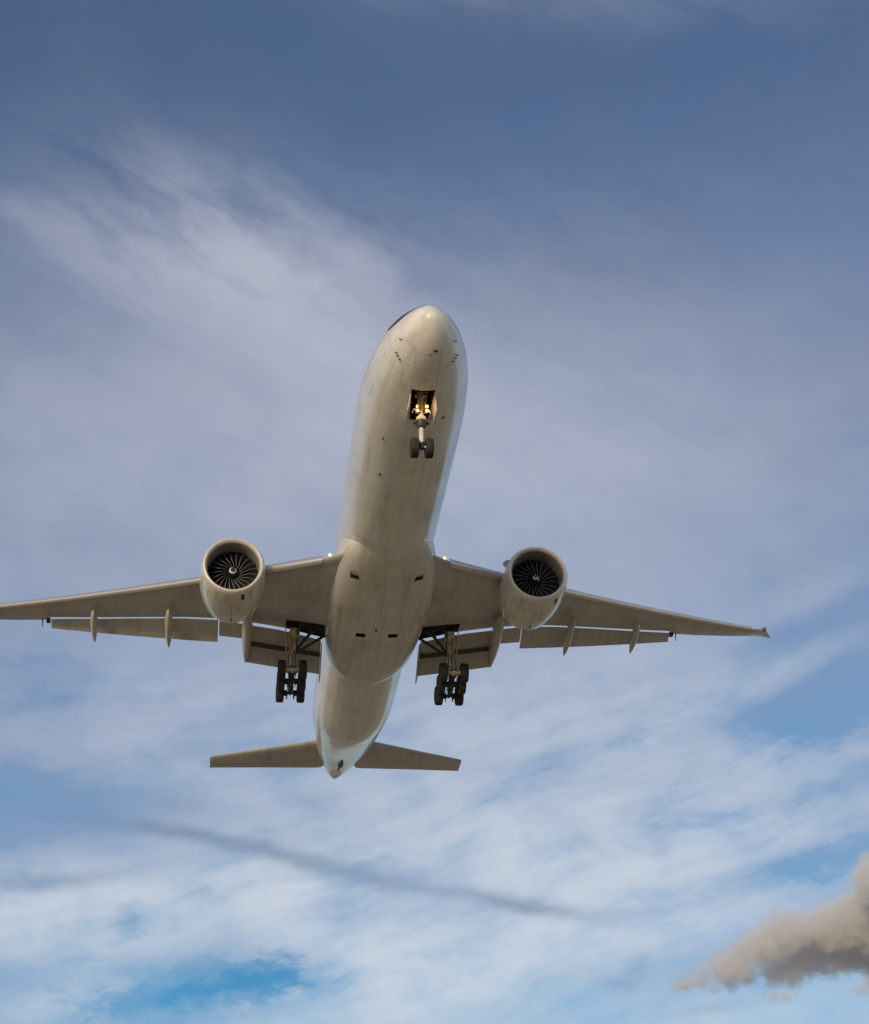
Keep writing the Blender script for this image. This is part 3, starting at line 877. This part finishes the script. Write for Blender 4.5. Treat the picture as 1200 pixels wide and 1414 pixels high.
mb.build('strut', [M_gwht, M_gwht, M_brace], ng)
mb = MB()
for w in (-.09, .09):
    mb.tube([G(5.98, w, -4.0), G(6.32, w * .5, -4.55), G(5.98, w, -5.05)], .035, 8)
mb.build('torque_link', M_gwht, ng)
mb = MB()
for s in (-1, 1):
    mb.tube([G(5.68, s * .10, -3.30), G(5.0, s * .24, -2.55), G(4.4, s * .32, -2.0)], .055, 8)
mb.tube([G(4.85, -.26, -2.45), G(4.85, .26, -2.45)], .04, 8)
mb.tube([G(5.2, 0, -2.3), G(4.7, 0, -2.0)], .06, 8)
mb.build('drag_brace', M_brace, ng)
mb = MB()
mb.box(G(5.62, 0, -3.12), (.03, .40, .05)); mb.box(G(5.62, 0, -3.00), (.025, .30, .025)); mb.box(G(5.64, 0, -3.28), (.025, .33, .03))
for s in (-1, 1): mb.tube([G(5.66, s * .15, -2.9), G(5.66, s * .42, -3.05), G(5.66, s * .5, -3.3)], .025, 6)
mb.build('lamp_bracket', M_steel, ng, False)
for y, z, r in ((.20, -2.98, .10), (-.29, -2.96, .10), (.21, -3.25, .085), (-.30, -3.25, .085)):
    mb = MB(); c_ = G(5.50, y, z)
    mb.mat(0).lathe(c_, (-1, 0, -.12), [(-.14, .03), (-.10, r * .8), (0, r * 1.08), (.03, r * 1.08), (.03, r)], 18, True, False)
    mb.mat(1).lathe(c_, (-1, 0, -.12), [(.03, r), (.045, r * .6), (.05, .004)], 18)
    mb.build('landing_lamp', [M_steel, M_lamp], ng)
for y in (.22, -.30):                                   # the lamps' own amber spill inside the bay
    pl = bpy.data.lights.new('landing_lamp_light', 'POINT'); pl.energy = 5; pl.color = (1.0, 0.45, 0.10); pl.shadow_soft_size = .06
    po = bpy.data.objects.new('landing_lamp_light', pl); COL.objects.link(po); po.parent = ng; po.location = G(5.28, y, -3.12)
for s in (-1, 1):
    put_wheel(wn, ng, G(5.9, s * .40, -5.36), random.uniform(0, 6))
    # aft bay doors hanging beside the leg
    mb = MB()
    mb.prism([G(4.75, s * .66, -2.66), G(6.9, s * .54, -2.90), G(6.75, s * .66, -3.62), G(5.2, s * .78, -3.40)], (0, s * .04, 0))
    mb.build('gear_door', M_fus, ng, False)

# ---------------------------------------------------------------- cockpit windows and small fittings
WIN_LO = [(0, 1.50, 178.5), (.2, 1.52, 128), (.4, 1.94, 113.5), (.6, 2.5, 108.5), (.8, 3.0, 107), (1, 3.75, 113)]
WIN_UP = [(0, 2.6, 178.5), (.2, 2.7, 162), (.4, 2.95, 152), (.6, 3.2, 145), (.8, 3.55, 139), (1, 3.95, 135)]


def cockpit_window(u0, u1, sgn, n=10):
    """pane between two stations along the window band, lying on the skin"""
    v = []; f = []
    for i in range(n + 1):
        u = u0 + (u1 - u0) * i / n
        a, b_ = interp(WIN_LO, u), interp(WIN_UP, u)
        for j in range(n + 1):
            w = j / n
            v.append(fus_pt(a[0] + (b_[0] - a[0]) * w, sgn * radians(a[1] + (b_[1] - a[1]) * w), .014))
    for i in range(n):
        for j in range(n):
            k = i * (n + 1) + j; f.append((k, k + 1, k + n + 2, k + n + 1))
    mb = MB(); mb.add(v, f); return mb.build('cockpit_window', M_glass, plane)


for s in (1, -1):
    for u0, u1 in ((.012, .47), (.485, .73), (.745, 1.0)): cockpit_window(u0, u1, s)


def disc_on(x, deg, r, name='drain_port', mat=M_dark, h=.02):
    t = radians(deg); p = fus_pt(x, t, 0); q = fus_pt(x, t, .5); n = (q - p).normalized()
    mb = MB(); mb.lathe(p, n, [(-.03, r), (h, r), (h + .005, .004)], 12, True, False); return mb.build(name, mat, plane)


disc_on(1.55, -14, .11)
disc_on(1.75, -3, .04)
def probe(x, deg):
    t = radians(deg); p = fus_pt(x, t, 0); n = (fus_pt(x, t, .5) - p).normalized()
    mb = MB(); mb.tube([p, p + n * .10, p + n * .14 + Vector((-.16, 0, 0))], [.035, .028, .016], 8); mb.build('pitot_probe', M_dark, plane)
for s in (1, -1):
    for x, d in ((2.55, 57), (2.62, 52), (2.72, 46), (1.75, 66)): probe(x, s * d)
t = radians(-32)
p = fus_pt(7.1, t, 0); n = (fus_pt(7.1, t, .5) - p).normalized()
def blade_ant(x, deg, L, h, th=.03, rot=0.0, mat=M_dark, name='antenna'):
    t = radians(deg); p = fus_pt(x, t, -.02); n = (fus_pt(x, t, .5) - fus_pt(x, t, 0)).normalized()
    ax = Vector((cos(rot), sin(rot), 0)); ax = (ax - n * ax.dot(n)).normalized(); sd_ = n.cross(ax)
    mb = MB()
    a = [p - ax * L / 2 - sd_ * th, p + ax * L / 2 - sd_ * th, p + ax * L * .45 + n * h - sd_ * th * .5, p - ax * L * .15 + n * h - sd_ * th * .5]
    mb.prism(a, sd_ * th * 1.6); mb.build(name, mat, plane, False)
blade_ant(7.1, -29, .30, .06, .05, 1.1, M_dark, 'outflow_vent')
blade_ant(9.6, 34, .22, .10, .04, 0, M_brace)
blade_ant(13.4, 30, .25, .10, .05, 0.3, M_brace)
# beacon on the belly and tail skid / drain streak under the tail cone
mb = MB(); mb.lathe((32.1, .12, -3.79), (0, 0, -1), [(0, .09), (.05, .085), (.10, .05), (.12, .004)], 14, True, False); mb.build('beacon', plain('beacon lens', (0.04, 0.018, 0.015), 0.2), plane)
mb = MB()
mb.tube([fus_pt(x, 0, g_) for x, g_ in ((63.4, .0), (64.2, .02), (65.2, .03), (66.0, .04), (66.6, .02), (68.0, .01), (69.4, -.01))], [.04, .09, .20, .23, .10, .09, .03], 10)
mb.build('tail_skid', M_brace, plane)
mb = MB(); mb.lathe((73.0, 0, 1.47), (1, 0, .1), [(0, .06), (.12, .05), (.14, .004)], 12, True, False); mb.build('tail_lamp', M_steel, plane)

# ---------------------------------------------------------------- low cumulus far behind, a real volume lit by the sun
CD = 2622.0                                                   # metres away: about one metre per photo pixel
CAZ, CEL = radians(18.2708), radians(12.6757)
fwd = Vector((sin(CAZ) * cos(CEL), cos(CAZ) * cos(CEL), sin(CEL)))
rgt = Vector((cos(CAZ), -sin(CAZ), 0)); cup = rgt.cross(fwd)
CROT = Matrix((rgt, fwd, cup)).transposed()                  # local x right, y away, z up


def cloud(name, label, puffs, dens, seed, disp, nscale, soft, loc=(0, 0, 0)):
    import bmesh
    bm = bmesh.new()
    for x, y, z, r in puffs:
        bmesh.ops.create_icosphere(bm, subdivisions=3, radius=r + disp * 0.55, matrix=Matrix.Translation((x, y, z)))
    me = bpy.data.meshes.new(name); bm.to_mesh(me); bm.free()
    o = bpy.data.objects.new(name, me); COL.objects.link(o)
    md = o.modifiers.new('r', 'REMESH'); md.mode = 'VOXEL'; md.voxel_size = max(2.0, min(p[3] for p in puffs) * 0.35)
    dg = bpy.context.evaluated_depsgraph_get()
    me2 = bpy.data.meshes.new_from_object(o.evaluated_get(dg))
    o.modifiers.clear(); o.data = me2; bpy.data.meshes.remove(me)
    m = bpy.data.materials.new(name + ' vapour'); m.use_nodes = True
    nt = m.node_tree; nt.nodes.clear()
    out = nt.nodes.new('ShaderNodeOutputMaterial'); pv_ = nt.nodes.new('ShaderNodeVolumePrincipled')
    nt.links.new(pv_.outputs[0], out.inputs['Volume'])
    pv_.inputs['Color'].default_value = (0.935, 0.93, 0.93, 1)
    pv_.inputs['Anisotropy'].default_value = 0.05
    vec, (x, y, z) = objxyz(nt)
    nlow = noise(nt, combine(nt, x, y, z + seed), nscale, 9, 0.70, 0.0) - 0.5
    nlow = nlow + (noise(nt, combine(nt, x, y, z - seed), nscale * 4.2, 5, 0.65, 0.0) - 0.5) * 0.42
    sd_ = None
    for px_, py_, pz_, r in puffs:
        dx_, dy_, dz_ = x - px_, y - py_, z - pz_
        d = (dx_ * dx_ + dy_ * dy_ + dz_ * dz_)._op('SQRT') - r
        if sd_ is None: sd_ = d
        else:
            n = nt.nodes.new('ShaderNodeMath'); n.operation = 'SMOOTH_MIN'
            nt.links.new(sd_.s, n.inputs[0]); nt.links.new(d.s, n.inputs[1]); n.inputs[2].default_value = r * 0.4
            sd_ = X(nt, n.outputs[0])
    f = (sd_ * -1.0 + nlow * (disp * 3.2) + disp * 0.10)
    den = f.ss(0.0, soft) * dens
    nt.links.new(den.s, pv_.inputs['Density'])
    me2.materials.clear(); me2.materials.append(m)
    mm = CROT.to_4x4(); mm.translation = CAM_POS + fwd * CD + CROT @ Vector(loc)
    o.matrix_world = mm
    o['label'] = label; o['category'] = 'cloud'
    return o


cloud('cloud', 'large grey cumulus cloud with peach sunlit top in the lower right corner',
      [(x, -2.2 * z + 0.25 * x + 30 * sin(k * 2.4), z, r) for k, (x, z, r) in enumerate(((92, 66, 40), (118, 52, 46), (150, 70, 60), (170, 30, 60), (62, 26, 40), (28, 14, 36), (2, 4, 34), (-22, 16, 30), (-48, 6, 33), (-74, -10, 29), (-100, -20, 26), (-126, -29, 23), (-150, -36, 20), (-172, -42, 15), (-190, -46, 10),
       (96, 10, 44), (70, -14, 36), (112, -24, 36), (40, -18, 30), (8, -24, 28), (-24, -26, 25), (-52, -30, 20), (150, -20, 40), (80, -38, 22), (20, -40, 18), (-56, -36, 22), (-86, -42, 19), (-114, -46, 15), (-30, -40, 20), (-140, -49, 11)))],
      0.075, 0.0, 19.0, 0.024, 17.0)
cloud('cloud', 'small ragged cloud shred just below the middle of the big grey cumulus', [(-68, 0, -63, 8), (-54, 4, -66, 10), (-40, 0, -67, 10), (-26, 0, -63, 8)], 0.045, 40.0, 6.0, 0.05, 7.0, (0, -60, 0))
cloud('cloud', 'ragged cloud shred under the right end of the cumulus, at the picture edge', [(56, 0, -64, 11), (68, 5, -57, 12), (82, 0, -52, 11)], 0.045, 80.0, 7.0, 0.05, 7.0, (0, -60, 0))
